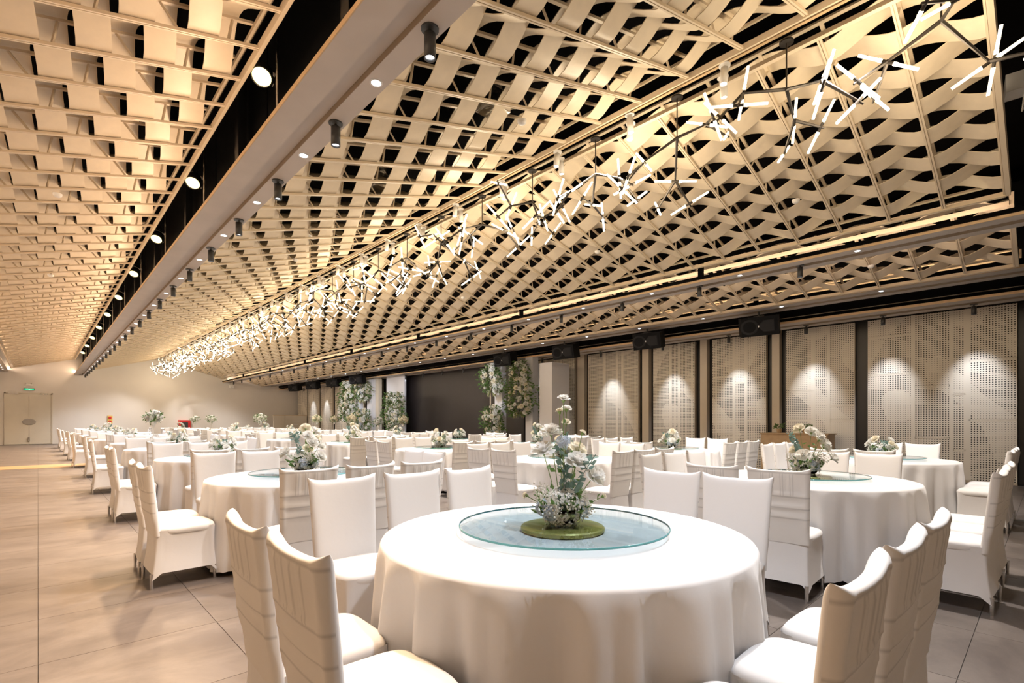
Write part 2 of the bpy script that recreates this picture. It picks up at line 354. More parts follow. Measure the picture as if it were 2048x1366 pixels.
for (x0, z0, x1) in ((9.36, 4.06, 9.44), (12.05, 3.96, 12.12)):
    t = thing('hanging_rail', 'black steel rail carrying the %s right-hand beam' % ('first' if x0 < 10 else 'second'), 'rail', (x0, 0, z0), 0, 'black rails')
    MB().box((0, 0, 0), (x1 - x0, YE, .05 if x0 < 10 else .09)).build('rail', M['black'], t)
    for k in range(8): MB().box((.0, 4.6 + 5 * k, .05), (.07, 4.69 + 5 * k, 1.2)).build('post', M['black'], t)
# dark service void between the left bay and the beam
t = thing('service_void_panels', 'black panels closing the gap beside the long lit beam', 'panels', (2.0, 0, 4.15))
for k in range(18):
    MB().box((0, YB + .02 + k * 2.35, .05), (.04, YB + 2.33 + k * 2.35, 1.95)).build('panel', M['dpanel'], t)
t = thing('void_posts', 'thin steel rods and dark posts hanging the long beam', 'posts', (1.78, 0, 4.185))
for k in range(12):
    MB().tube((0, 2.3 + 3.1 * k, 0), (0, 2.3 + 3.1 * k, 1.9), .012).build('rod', M['chrome'], t)
    MB().box((.06, 3.9 + 3.1 * k, 0), (.16, 4.05 + 3.1 * k, 1.9)).build('post', M['dpanel'], t)

# ------------------------------------------------------------------ lamps in the ceiling
def make_can(name, m, r, h, label, cat, lens='led'):
    t = thing(name, label, cat)
    MB().lathe([(r * 1.5, 0), (r * 1.5, -.012), (.012, -.012)], 16).tube((0, 0, -.01), (0, 0, -.05), .012).build('mount', m, t)
    MB().lathe([(.001, -.04), (r, -.04), (r, -.04 - h), (r * .8, -.04 - h), (r * .78, -.02 - h)], 16).build('can', m, t, True)
    MB().lathe([(.001, -.022 - h), (r * .78, -.022 - h)], 12).build('lens', M[lens], t)
    return t
def place(p, used, loc, rot, label, group):
    o = p if not used[0] else copy_tree(p); used[0] = True
    o.location = loc; o.rotation_euler = rot; o['label'] = label; o['group'] = group; return o
dk = make_can('spotlight', M['dgrey'], .042, .17, 'x', 'spotlight'); index(dk); used_dk = [False]
rc = thing('recessed_downlight', 'x', 'downlight')
MB().lathe([(.052, 0), (.052, -.006), (.040, -.006), (.036, .0)], 18).build('trim_ring', M['whitem'], rc); MB().lathe([(.001, -.002), (.038, -.002)], 14).build('lens', M['led'], rc); index(rc); used_rc = [False]
for k in range(24):
    y = 2.97 + 1.535 * k
    place(dk, used_dk, (2.0, y, 4.05), (0, 0, 0), 'dark cylinder spotlight under the long beam, %s from the camera' % ORD[k], 'cylinder spotlights under the long beam')
    place(rc, used_rc, (2.0, y + .77, 4.048), (0, 0, 0), 'recessed downlight in the long beam, %s from the camera' % ORD[k], 'recessed downlights in the long beam')
for k in range(14): place(rc, used_rc, (-1.35, 20 + 1.35 * k, 4.048), (0, 0, 0), 'recessed downlight in the far-left beam, %s of its row' % ORD[k], 'recessed downlights in the far-left beam')
for k in range(20):
    y = 2.1 + 1.85 * k
    place(dk, used_dk, (9.75, y + .9, 4.04), (0, 0, 0), 'dark cylinder spotlight on the first right-hand beam, %s from camera' % ORD[k], 'spotlights on first right-hand beam')
    place(rc, used_rc, (9.52, y, 4.018), (0, 0, 0), 'small downlight in the first right-hand beam, %s from camera' % ORD[k], 'downlights in first right-hand beam')
    place(rc, used_rc, (12.25, y + .2, 3.898), (0, 0, 0), 'small downlight in the loudspeaker beam, %s from camera' % ORD[k], 'downlights in loudspeaker beam')
WASH = [1.05, 2.55, 4.1, 6.0, 8.0, 10.3, 13.0] + [16.2 + 1.6 * k for k in range(6)] + [27.2, 29.4, 31.6, 33.9, 36.2]
for k, y in enumerate(WASH):
    place(dk, used_dk, (13.75, y, 3.66), (0, 0, 0), 'dark cylinder wall-washer over the perforated wall, %s from camera' % ORD[k], 'wall-washers over perforated wall')
    if not 15 < y < 25: lamp('SPOT', (13.7, y, 3.45), 200 * K_WASH, COOL, (XR + .1, y, 1.6), 50, .9, .05)
wp = make_can('ridge_spotlight', M['whitem'], .042, .19, 'x', 'spotlight'); index(wp); used_wp = [False]
rg = thing('lighting_track', 'long pale track rail running inside the chandelier ridge slot', 'track', (5.69, 0, 5.36))
MB().box((-.02, Y0, 0), (.02, YE, .03)).build('rail', M['wood'], rg)
for k in range(30):
    y = 2.55 + 1.25 * k
    for s in (-1, 1):
        place(wp, used_wp, (5.62 if s < 0 else 5.80, y + .05 * s, 5.30), (0, .12 * s * (1 if k % 2 else -1), 0), 'white cylinder spotlight, %s of the %s ridge pair from camera' % ('left' if s < 0 else 'right', ORD[k]), 'white spotlights along the ridge')

def make_flood():
    t = thing('flood_lamp', 'x', 'floodlight')
    MB().lathe([(.02, .16), (.09, .14), (.105, .0), (.105, -.02), (.095, -.02)], 20).build('housing', M['dgrey'], t, True)
    MB().lathe([(.001, -.008), (.096, -.008)], 20).build('lens', M['ledg'], t)
    MB().box((-.125, -.02, -.01), (-.115, .02, .24)).box((.115, -.02, -.01), (.125, .02, .24)).box((-.125, -.02, .23), (.125, .02, .24)).tube((0, 0, .24), (0, 0, .34), .015).build('yoke', M['dgrey'], t)
    return t
fp = make_flood(); index(fp); used_f = [False]
for k in range(10):
    y = 5.75 + 3.28 * k
    place(fp, used_f, (1.74, y, 4.98), (-.55, .35, 0), 'yellow glowing floodlight beside the left woven ceiling, %s from camera' % ORD[k], 'yellow floodlights beside left woven ceiling')

# smoke detectors
sd = MB().lathe([(.001, -.05), (.03, -.048), (.05, -.03), (.055, 0)], 16).mesh('smoke_detector', M['whitem'], True)
for k, (x, y, z) in enumerate([(4.1, 4.2, 4.80), (8.1, 2.55, 4.55), (7.9, 6.0, 4.6), (0.2, 9.6, 4.52), (.2, 15, 4.52), (4.0, 11, 4.76), (8.1, 10.5, 4.55), (10.9, 2.2, 4.10)]):
    tag(link('smoke_detector', sd, None, (x, y, z)), 'white domed smoke detector on the %s woven slope, %s' % ({4: 'middle', 8: 'right', 7: 'right', 0: 'left', 10: 'beam-side'}[int(x)], ['nearest', 'nearest', 'second', 'nearest', 'second', 'second', 'third', 'nearest'][k]), 'smoke detector', 'smoke detectors')

# foil ducts above the middle slope
for k, y in enumerate((4.6, 7.4, 10.2, 13.0)):
    t = thing('air_duct', 'crumpled foil air duct seen through the middle woven ceiling, %s from camera' % ORD[k], 'duct', (4.0, y, 5.15), 0, 'foil ducts above the weave')
    MB().box((-.16, -.14, -.12), (.16, .14, .1)).build('outlet_box', M['foil'], t)
    MB().tube((0, 0, .1), (.1, .2, .4), .13, n=14).tube((.1, .2, .4), (.3, 1.1, .5), .13, n=14).build('hose', M['foil'], t, True)

# ------------------------------------------------------------------ chandeliers
def make_chandelier(seed, name='chandelier'):
    r = random.Random(seed); t = thing(name, 'x', 'chandelier')
    MB().lathe([(.001, 0), (.07, 0), (.07, -.015), (.001, -.02)], 16).build('canopy', M['bronze'], t)
    MB().tube((0, 0, -.01), (0, 0, -.50), .008).build('drop_rod', M['bronze'], t)
    arms = MB(); tubes = []
    def arm(p, q, a=.018, b=.011): arms.tube(p, q, a, b, 6)
    def tubeset(p, d):
        d = Vector(d).normalized(); p = Vector(p)
        MB().tube(p - d * .05, p + d * .05, .015).build('collar', M['bronze'], t)
        for s in (-1, 1):
            MB().tube(p + d * .05 * s, p + d * .27 * s, .015, .014, 8).build('glass_rod', M['tube'], t)
            MB().tube(p + d * .051 * s, p + d * .085 * s, .0165, n=8).build('bulb', M['tubehot'], t)
    c = Vector((0, 0, -.50)); a0 = r.uniform(0, 2 * PI)
    for k in range(3):
        a = a0 + k * 2 * PI / 3 + r.uniform(-.35, .35); L = r.uniform(.34, .46)
        p = c + Vector((math.cos(a) * L, math.sin(a) * L, r.uniform(-.40, .02))); arm(c, p)
        tubeset(p + Vector((0, 0, -.01)), Vector((r.uniform(-1, 1), r.uniform(-1, 1), r.uniform(-.6, .6))))
        for s in (-1, 1):
            b = a + s * r.uniform(.5, 1.0); L2 = r.uniform(.32, .46); up = r.choice((-1, -.7, .5, .8)) if s > 0 else r.choice((-.8, -.3))
            q = p + Vector((math.cos(b) * L2 * .8, math.sin(b) * L2 * .8, up * L2 * .75)); arm(p, q)
            dr = (q - p).normalized(); side = dr.cross(Vector((r.uniform(-1, 1), r.uniform(-1, 1), r.uniform(-.5, .5)))).normalized()
            tubeset(p + (q - p) * .88, side)
    arms.build('branch', M['bronze'], t)
    return t
ch = [make_chandelier(s) for s in (3, 11, 27, 40)]
for c in ch: index(c)
for k in range(31):
    y = .65 + 1.25 * k; o = ch[k] if k < 4 else copy_tree(ch[k % 4])
    o.location = (5.75, y, 5.30); o.rotation_euler = (0, 0, (k * 1.31) % (2 * PI))
    o['label'] = 'branching bronze chandelier with glowing glass rods, %s from camera along the ridge' % ORD[k]; o['group'] = 'branching chandeliers along the ridge'

# ------------------------------------------------------------------ loudspeakers
def make_speaker():
    t = thing('loudspeaker', 'x', 'loudspeaker')
    # wide two-way cabinet, long side along y, front faces -x and slightly down
    b = MB(); pr = [(-.22, -.42), (-.22, .30), (.02, .42), (.20, .26), (.20, -.36)]
    n = len(pr); vs = [(x, y, -.22) for x, y in pr] + [(x, y, .22) for x, y in pr]
    b.add(vs, [tuple(range(n)), tuple(range(n, 2 * n))[::-1]] + [(i, (i + 1) % n, (i + 1) % n + n, i + n)[::-1] for i in range(n)]).build('cabinet', M['spk'], t)
    T = Matrix.Translation((-.222, .14, 0)) @ Matrix.Rotation(-PI / 2, 4, 'Y')
    MB().lathe([(.03, -.012), (.12, -.004), (.165, .008), (.18, 0)], 28, 0, T).build('woofer', M['grill'], t, True)
    MB().add([(-.222, -.06, -.06), (-.222, -.14, -.15), (-.222, -.36, -.15), (-.222, -.36, .15), (-.222, -.14, .15), (-.222, -.06, .06), (-.24, -.08, -.05), (-.24, -.15, -.13), (-.24, -.34, -.13), (-.24, -.34, .13), (-.24, -.15, .13), (-.24, -.08, .05)],
             [(6, 7, 8, 9, 10, 11)] + [(i, (i + 1) % 6, (i + 1) % 6 + 6, i + 6) for i in range(6)]).build('horn', M['grill'], t)
    MB().box((-.226, -.05, -.02), (-.222, -.02, .02)).build('badge', M['chrome'], t)
    MB().box((-.03, -.1, .22), (.03, .1, .235)).tube((0, 0, .23), (0, 0, .335), .02).build('bracket', M['dgrey'], t)
    return t
sp = make_speaker(); index(sp); used_s = [False]
SY = [4.9, 8.0, 11.15, 14.15, 26.3, 29.4, 32.5, 35.6]
for k, y in enumerate(SY):
    place(sp, used_s, (12.55, y * .973 - .02, 3.58), (0, -.22, .12 if k < 4 else .5), 'black two-way loudspeaker hanging under its beam, %s from camera' % ORD[k], 'hanging black loudspeakers').scale = (1.12, 1.12, 1.0)

# ------------------------------------------------------------------ far wall fittings and cabinet
d = struct('door_1', MB().box((-1.36, -.05, 0), (-1.30, 0, 2.92)).box((.56, -.05, 0), (.62, 0, 2.92)).box((-1.36, -.05, 2.86), (.62, 0, 2.92)), M['door']); d.location = (0, YE, 0)
MB().box((-1.30, -.03, .02), (-.375, 0, 2.85)).build('door_leaf', M['door'], d); MB().box((-.365, -.03, .02), (.56, 0, 2.85)).build('door_leaf', M['door'], d)
T = Matrix.Translation((-.37, -.04, 1.28)) @ Matrix.Rotation(PI / 2, 4, 'X') @ Matrix.Diagonal((1.55, 1, 1, 1))
MB().lathe([(.001, .012), (.17, .012), (.18, 0)], 28, 0, T).build('oval_plate', M['plate'], d)
MB().box((-.42, -.07, .18), (-.34, -.03, .4)).build('door_lock', M['plate'], d); MB().box((-1.2, -.08, 2.84), (-.8, -.03, 2.92)).box((.1, -.07, 2.84), (.4, -.03, 2.9)).build('door_closer', M['chrome'], d)
t = thing('exit_sign', 'green lit exit sign above the far double door', 'sign', (-.36, YE - .04, 3.12))
MB().box((-.22, -.03, -.06), (.22, .02, .06)).build('sign_box', M['dgrey'], t); MB().box((-.20, -.035, -.05), (.20, -.03, .05)).build('sign_face', M['green'], t)
def text(body, size, loc, rot, m, name='lettering', parent=None):
    c = bpy.data.curves.new(name, 'FONT'); c.body = body; c.size = size; c.align_x = 'CENTER'; c.align_y = 'CENTER'; c.extrude = .001; c.materials.append(m)
    o = bpy.data.objects.new(name, c); me = bpy.data.meshes.new_from_object(o); bpy.data.objects.remove(o); return link(name, me, parent, loc, rot)
text('L\u1ed0I THO\u00c1T', .05, (0, -.038, .016), (PI / 2, 0, 0), M['glow'], parent=t)
text('EXIT', .035, (0, -.038, -.028), (PI / 2, 0, 0), M['glow'], parent=t)
t = thing('emergency_lamp', 'small white twin-head emergency lamp above the exit sign', 'lamp', (-.36, YE - .04, 3.38))
MB().box((-.14, -.04, -.05), (.14, .02, .05)).build('case', M['whitem'], t)
for s in (-1, 1): MB().lathe([(.02, -.05), (.055, 0)], 12, 0, Matrix.Translation((.11 * s, -.04, .09))).build('head', M['whitem'], t)
t = thing('fire_button_plate', 'yellow fire alarm plate with two dark red buttons on far wall', 'alarm', (3.22, YE - .02, 1.42))
MB().box((-.12, -.02, -.24), (.12, .02, .24)).build('plate', M['yel'], t)
for z in (.11, -.12): MB().lathe([(.001, .03), (.07, .025), (.08, 0)], 16, 0, Matrix.Translation((0, -.02, z)) @ Matrix.Rotation(PI / 2, 4, 'X')).build('button', M['red'], t)
t = thing('fire_hose_cabinet', 'red fire hose cabinet low on the far wall', 'cabinet', (7.1, YE - .05, 1.05))
MB().box((-.35, -.1, -.4), (.35, .05, .35)).build('body', M['red'], t); MB().box((-.2, -.11, -.3), (.2, -.1, .2)).build('door_window', M['dgrey'], t)
t = thing('wooden_screen', 'cream freestanding board screen at the far right corner', 'screen', (12.6, 37.2, 0))
for k, (a, b) in enumerate(((-.6, .15), (.2, 1.7))): MB().box((a, -.03, .05), (b, .03, 1.72)).build('board', M['board'], t)
MB().box((-.62, -.035, 1.72), (1.72, .035, 1.76)).box((-.6, -.03, 0), (-.54, .03, .06)).box((1.6, -.03, 0), (1.66, .03, .06)).build('frame', M['oak'], t)
MB().box((.75, -.034, 1.33), (1.2, -.031, 1.36)).box((.75, -.034, 1.05), (1.1, -.031, 1.07)).build('printed_bars', M['white'], t)
t = thing('camera_box', 'small white security camera at the end of the first right-hand beam', 'camera', (9.9, YE - .2, 3.75))
MB().box((-.12, -.12, -.1), (.12, .12, .1)).build('housing', M['whitem'], t); MB().tube((0, -.13, -.03), (0, -.12, -.03), .03).build('lens', M['dgrey'], t); MB().tube((0, 0, .1), (0, 0, .26), .02).build('bracket', M['whitem'], t)
t = thing('oak_cabinet', 'low oak cabinet against the perforated wall, plants on top', 'cabinet', (13.85, 4.35, 0))
MB().box((-.25, -.75, .06), (.35, .75, .98)).build('body', M['oak'], t); MB().box((-.28, -.78, .98), (.38, .78, 1.01)).build('top', M['oak'], t)
for y in (-.74, .01):
    dd = MB().box((-.27, y, .1), (-.25, y + .72, .95)).build('door', M['oak'], t); MB().tube((-.29, y + (.66 if y < 0 else .06), .5), (-.27, y + (.66 if y < 0 else .06), .5), .012).build('knob', M['chrome'], dd)
MB().box((-.2, -.7, 0), (.3, .7, .06)).build('plinth', M['dgrey'], t)
t = thing('router_box', 'white wireless access box in the dark void, top right corner', 'electronics', (8.2, .2, 5.16), .1)
MB().box((-.12, -.16, -.1), (.12, .16, .1)).build('case', M['white'], t); MB().tube((-.05, 0, -.1), (-.02, .02, -.32), .008).tube((-.02, .02, -.32), (.08, .0, -.25), .008).build('cable', M['whitem'], t)

# ------------------------------------------------------------------ flower parts
def leaf(mb, p, d, L, w, mi=0, r=random):
    d = Vector(d).normalized(); side = d.cross(Vector((r.uniform(-1, 1), r.uniform(-1, 1), r.uniform(-.3, 1)))).normalized(); up = d.cross(side)
    p = Vector(p); m = p + d * L * .5 + up * L * .12
    mb.add([p, m - side * w * .5, m + side * w * .5, p + d * L, m - up * L * .05], [(0, 1, 4), (0, 4, 2), (1, 3, 4), (4, 3, 2)], mi)
def petal_fn(R, lift, curl, wid):
    def f(u, v):
        a = (u - .5) * wid * (1 - .35 * v * v); rr = R * (.12 + .88 * v); z = lift * math.sin(v * 1.3) * R + curl * R * v ** 3
        z += .10 * R * (2 * u - 1) ** 2 * v + .05 * R * math.sin(7 * u + 3 * v)
        return (rr * math.cos(a), rr * math.sin(a), z)
    return f
def rose_mb(R, seed=0, open_=.5):
    r = random.Random(seed); mb = MB()
    for ring, (n, rr, lift, curl) in enumerate(((6, 1.0, .55 - .4 * open_, -.15), (5, .8, .85 - .3 * open_, 0), (5, .58, 1.3, .05), (4, .36, 2.2, .1), (3, .2, 4.0, .1))):
        for k in range(n):
            a = 2 * PI * k / n + ring * .6 + r.uniform(-.15, .15)
            T = Matrix.Rotation(a, 4, 'Z') @ Matrix.Rotation(r.uniform(-.12, .12), 4, 'Y')
            mb.grid(petal_fn(R * rr, lift, curl, 1.5), 4, 4, 0, T)
    return mb
ROSE = [rose_mb(.05, s, o).mesh('rose', M[m], True) for s, o, m in ((1, .55, 'petal'), (2, .2, 'petal'), (3, .45, 'cream'))]
ROSEY = rose_mb(.05, 5, .5).mesh('rose', M['yellow'], True)
def put_rose(t, p, d, s=1, k=0, y=False):
    s *= 1.3
    q = Vector(d).normalized().to_track_quat('Z', 'Y')
    o = link('rose', ROSEY if y else ROSE[k % 3], t, p); o.rotation_euler = q.to_euler(); o.scale = (s, s, s); return o
def florets(mb, c, R, n, r, s=.011, mi=0):
    for i in range(n):
        d = Vector((r.gauss(0, 1), r.gauss(0, 1), r.gauss(.3, 1))).normalized(); p = Vector(c) + d * R * r.uniform(.85, 1.05)
        q = d.to_track_quat('Z', 'Y').to_matrix().to_4x4(); T = Matrix.Translation(p) @ q @ Matrix.Rotation(r.uniform(0, PI), 4, 'Z')
        for k in range(4):
            T2 = T @ Matrix.Rotation(k * PI / 2, 4, 'Z'); mb.add([(0, 0, 0), (s * .9, -s * .6, s * .3), (s * 1.5, 0, s * .2), (s * .9, s * .6, s * .3)], [(0, 1, 2, 3)], mi, T2)
def gyps(mb, c, spread, n, r, s=.0045, mi=0):
    for i in range(n):
        p = Vector(c) + Vector((r.gauss(0, spread), r.gauss(0, spread), r.gauss(0, spread * .8))); mb.blob(p, s * r.uniform(.7, 1.3), 5, mi)
def stemline(mb, pts, rad=.0022, n=5):
    for a, b in zip(pts, pts[1:]): mb.tube(a, b, rad, n=n)
def arrangement(seed, roses, euca, blues, base_r=.10, label='x', name='flower_arrangement'):
    """roses: (x, y, z, dx, dy, dz, scale, kind)"""
    r = random.Random(seed); t = thing(name, label, 'flowers')
    MB().lathe([(.001, .004), (.05, .0), (.085, .02), (.095, .05), (.09, .075), (.086, .075), (.09, .05), (.08, .022), (.001, .012)], 28).build('bowl', M['glassy'], t, True)
    st = MB()
    for (x, y, z, dx, dy, dz, s, k) in roses:
        p = Vector((x, y, z)); d = Vector((dx, dy, dz)).normalized(); mid = Vector((x * .55, y * .55, z * .5 + .02))
        stemline(st, [(x * .1, y * .1, .03), mid, p - d * .0])
        put_rose(t, p, d, s, k)
        st.tube(p - d * .012, p + d * .004, .004, .012, 6)
    st.build('stems', M['stem'], t)
    lf = MB()
    for _ in range(80):
        a = r.uniform(0, 2 * PI); rr = base_r * r.uniform(.2, 1); leaf(lf, (rr * math.cos(a), rr * math.sin(a), r.uniform(.05, .12)), (math.cos(a), math.sin(a), r.uniform(.1, 1.2)), r.uniform(.04, .09), r.uniform(.02, .035), 0, r)
    for (x, y, z, *_) in roses:
        for _ in range(2): f = r.uniform(.4, .85); leaf(lf, (x * f, y * f, z * f), (r.uniform(-1, 1), r.uniform(-1, 1), .5), .045, .024, 0, r)
    tag(lf.build('leaves', M['leaf'], t), kind='stuff')
    ec = MB()
    for pts in euca:
        pts = [Vector(p) for p in pts]; stemline(ec, pts, .002)
        for a, b in zip(pts, pts[1:]):
            n = max(2, int((b - a).length / .022))
            for i in range(n):
                p = a.lerp(b, i / n); th = r.uniform(0, 2 * PI)
                for s in (0, PI): leaf(ec, p, (math.cos(th + s), math.sin(th + s), .35), .042, .038, 0, r)
    tag(ec.build('eucalyptus', M['euca'], t), kind='stuff')
    bl = MB()
    for (x, y, z, R) in blues: florets(bl, (x, y, z), R, int(70 * (R / .045) ** 2), r)
    tag(bl.build('hydrangea', M['blue'], t), kind='stuff')
    gy = MB()
    for _ in range(12):
        a = r.uniform(0, 2 * PI); gyps(gy, (base_r * 1.1 * math.cos(a), base_r * 1.1 * math.sin(a), r.uniform(.05, .19)), .024, 30, r)
    florets(gy, (0, 0, .07), base_r * 1.0, 170, r, .013)
    tag(gy.build('filler_blossom', M['petal'], t), kind='stuff')
    return t
CR = Vector((math.cos(TH), -math.sin(TH), 0)); CF = Vector((math.sin(TH), math.cos(TH), 0))
def vr(a, b, z): p = CR * a + CF * b; return (p.x, p.y, z)   # a to the camera's right, b away
hero = []
for (a, b, z, s, k, da, db, dz) in [(-.055, .02, .435, .92, 0, -.1, -.2, 1), (-.095, -.03, .345, .98, 0, -.2, -.25, 1), (.0, -.05, .60, .50, 1, .1, -.3, 1), (-.015, .0, .545, .34, 2, -.2, 0, 1), (.015, -.02, .49, .38, 2, 0, -.4, .8),
                                  (.065, -.02, .29, 1.05, 0, .3, -.4, .9), (.075, .06, .345, .85, 2, .4, .2, .7), (.145, -.02, .225, 1.0, 0, .6, -.4, .6), (-.18, 0, .135, .28, 2, -1, -.2, .3), (.20, 0, .13, .28, 2, 1, -.2, .3), (.10, .02, .44, .32, 2, .6, 0, .8), (.02, .01, .555, .42, 1, .2, .3, 1)]:
    p = vr(a, b, z); d = vr(da, db, 0); hero.append((p[0], p[1], z, d[0], d[1], dz, s, k))
hero_e = [[vr(0, 0, .05), vr(.01, -.02, .25), vr(-.01, -.01, .36), vr(.03, 0, .45)], [vr(0, -.02, .05), vr(.02, -.03, .30)], [vr(.02, 0, .1), vr(.10, -.04, .25), vr(.155, -.05, .34)]]
hero_b = [vr(-.09, -.03, .08) + (.04,), vr(-.06, -.07, .06) + (.035,), vr(.09, -.02, .07) + (.038,), vr(.0, -.03, .40) + (.03,), vr(-.04, .07, .08) + (.045,)]
A0 = arrangement(5, hero, hero_e, hero_b, .105)
def rnd_arr(seed, h):
    r = random.Random(seed); ro = []
    for k in range(9):
        a = r.uniform(0, 2 * PI); z = h * (.35 + .65 * (k / 8)); rr = .03 + .13 * (1 - k / 9) * r.uniform(.7, 1.2) + .04
        ro.append((rr * math.cos(a), rr * math.sin(a), z, math.cos(a), math.sin(a), .8, r.uniform(.7, 1.05), k))
    e = [[(0, 0, .05), (.08 * math.cos(a), .08 * math.sin(a), h * .6), (.15 * math.cos(a), .15 * math.sin(a), h * .95)] for a in (r.uniform(0, 6), r.uniform(0, 6))]
    b = [(.08 * math.cos(a), .08 * math.sin(a), .08, .05) for a in (0.3, 2.6, 4.4)]
    return arrangement(seed, ro, e, b, .12)
A1, A2, A3 = rnd_arr(21, .30), rnd_arr(33, .42), rnd_arr(47, .24)
for a in (A0, A1, A2, A3): index(a)
def bouquet_mb(R, r, nr=16, zs=.8):
    ro = MB(); lf = MB(); rm = rose_mb(.05, 9, .6)
    for i in range(nr):
        d = Vector((r.gauss(0, 1), r.gauss(0, 1), r.gauss(.3, .8))).normalized(); p = Vector((d.x * R, d.y * R, d.z * R * zs)) * r.uniform(.75, 1.1)
        s = r.uniform(1.0, 1.5); T = Matrix.Translation(p) @ d.to_track_quat('Z', 'Y').to_matrix().to_4x4() @ Matrix.Scale(s, 4); ro.add(rm.v, rm.f, 0, T)
    for i in range(130):
        d = Vector((r.gauss(0, 1), r.gauss(0, 1), r.gauss(0, .9))).normalized(); p = Vector((d.x, d.y, d.z * zs)) * R * r.uniform(.5, 1.15)
        leaf(lf, p, d + Vector((0, 0, r.uniform(-.6, .5))), r.uniform(.05, .11), .032, 0, r)
    return ro, lf
def tall_piece(seed, y=False):
    r = random.Random(seed); t = thing('tall_centrepiece', 'x', 'flowers'); h = .48
    b = MB().lathe([(.001, .0), (.08, 0), (.08, .012), (.001, .014)], 20)
    for s in (-1, 1):
        b.tube((.045 * s, 0, .01), (.045 * s, 0, h * .8), .006)
        for k in range(5): b.tube((.045 * s * math.cos(k * .3), 0, h * .8 + .05 * math.sin(k * .3)), (.045 * s * math.cos((k + 1) * .3), 0, h * .8 + .05 * math.sin((k + 1) * .3)), .006)
    b.build('stand', M['whitem'], t)
    MB().lathe([(.03, h * .78), (.07, h * .98), (.065, h * .98), (.028, h * .8)], 16).build('holder', M['whitem'], t)
    ro, lf = bouquet_mb(.17, r, 34); T = Matrix.Translation((0, 0, h + .14)); ro.v = [tuple(T @ Vector(p)) for p in ro.v]; lf.v = [tuple(T @ Vector(p)) for p in lf.v]
    tag(ro.build('roses', M['cream'] if y else M['petal'], t, True), kind='stuff'); tag(lf.build('foliage', M['leaf'], t), kind='stuff')
    return t
TP1, TP2 = tall_piece(3), tall_piece(8, True); index(TP1); index(TP2)

# ------------------------------------------------------------------ chairs
def gs(x, c, w): return math.exp(-((x - c) / w) ** 2)
def back_cover():
    NU, NV = 34, 36; z0, z1 = .405, .965
    def pt(u, v, side):
        s = math.sin((u - .5) * PI); hw = .196 + .026 * v
        x = s * hw; zt = z1 - .026 * (1 - s ** 4); z = z0 + (zt - z0) * math.sin(v * PI / 2)
        vv = (z - z0) / (z1 - z0)
        yc = -.200 - .055 * vv - .022 * (1 - s * s) * vv 
        th = .025 * max(0.0, 1 - min(1, abs(s)) ** 12) ** .5 * max(0.0, 1 - max(0, math.sin(v * PI / 2)) ** 40) ** .5
        y = yc + th * side
        if side < 0 and abs(s) < .9999:
            rel = 0
            for rz in (.60, .675, .76): rel += gs(z, rz, .012) * (1 - abs(s) ** 6)
            if z > .765:
                for bx in (-.10, -.035, .035, .10): rel += gs(x, bx, .011) * min(1, (z - .765) / .02) * min(1, max(0, .93 - z) / .03)
            rel += gs(abs(x), .19, .02) + gs(z, .945, .02)
            y -= .010 * min(rel, 1.2) * min(1, max(0, z - .5) / .05)
        return (x, y, z)
    mb = MB(); mb.grid(lambda u, v: pt(u, v, 1), 14, 16); a = len(mb.f)
    mb = MB()
    fr = [pt(i / NU, j / NV, 1) for j in range(NV + 1) for i in range(NU + 1)]; bk = [pt(i / NU, j / NV, -1) for j in range(NV + 1) for i in range(NU + 1)]
    W_ = NU + 1; n = len(fr); vs = fr + bk; fs = []
    for j in range(NV):
        for i in range(NU):
            q = (j * W_ + i, j * W_ + i + 1, (j + 1) * W_ + i + 1, (j + 1) * W_ + i); fs.append(q[::-1]); fs.append(tuple(k + n for k in q))
    for i in range(NU): fs.append((NV * W_ + i, NV * W_ + i + 1, NV * W_ + i + 1 + n, NV * W_ + i + n)[::-1])
    mb = MB().add(vs, fs); mb.mi = [1 if (i % 2 and i < 2 * NU * NV) else 0 for i in range(len(fs))]
    return mb.weld()
def sup(t, e): c, s = math.cos(t), math.sin(t); return (abs(c) ** (2 / e) * (1 if c > 0 else -1), abs(s) ** (2 / e) * (1 if s > 0 else -1))
def seat_cover():
    N = 48; mb = MB(); rings = []
    for sc, z in ((.02, .478), (.5, .478), (.85, .474), (.95, .466), (1.0, .452), (1.012, .437), (1.0, .425), (.985, .415)):
        ring = []
        for i in range(N):
            a, b = sup(2 * PI * i / N, 4.5); ring.append((a * .208 * sc, (b * .200 + .008) * sc if b > 0 else (b * .20 + .0) * sc, z))
        rings.append(ring)
    mb.v = [p for r_ in rings for p in r_]
    mb.f = [(j * N + i, j * N + (i + 1) % N, (j + 1) * N + (i + 1) % N, (j + 1) * N + i)[::-1] for j in range(len(rings) - 1) for i in range(N)] + [tuple(range(N))]
    mb.mi = [0] * len(mb.f); return mb
def skirt():
    N = 72; mb = MB(); R = 9; vs = []
    for j in range(R + 1):
        f = j / R
        for i in range(N):
            t = 2 * PI * i / N; a, b = sup(t, 7); corner = min(abs(a), abs(b)); corner = max(0, (corner - .72) / .28) ** 1.2
            hem = .035 + .085 * (1 - corner) ** 1.0; z = .447 + (hem - .447) * f
            d = max(0, (.447 - z) / .40)
            inn = .018 * (1 - corner) * math.sin(PI * min(1, f)) ; ex = 1 + .05 * d * corner
            x = a * (.203 + .012 * d) * ex; y = (b * (.200 + .01 * d) + .006) * (1 + .04 * d * corner) if b > 0 else b * (.226 + .055 * d * (.4 + .6 * corner))
            x -= inn * a * .8; y -= inn * b * .8
            vs.append((x, y, z))
    fs = [(j * N + i, (j + 1) * N + i, (j + 1) * N + (i + 1) % N, j * N + (i + 1) % N) for j in range(R) for i in range(N)]
    return mb.add(vs, fs)
chair = thing('banquet_chair', 'x', 'chair')
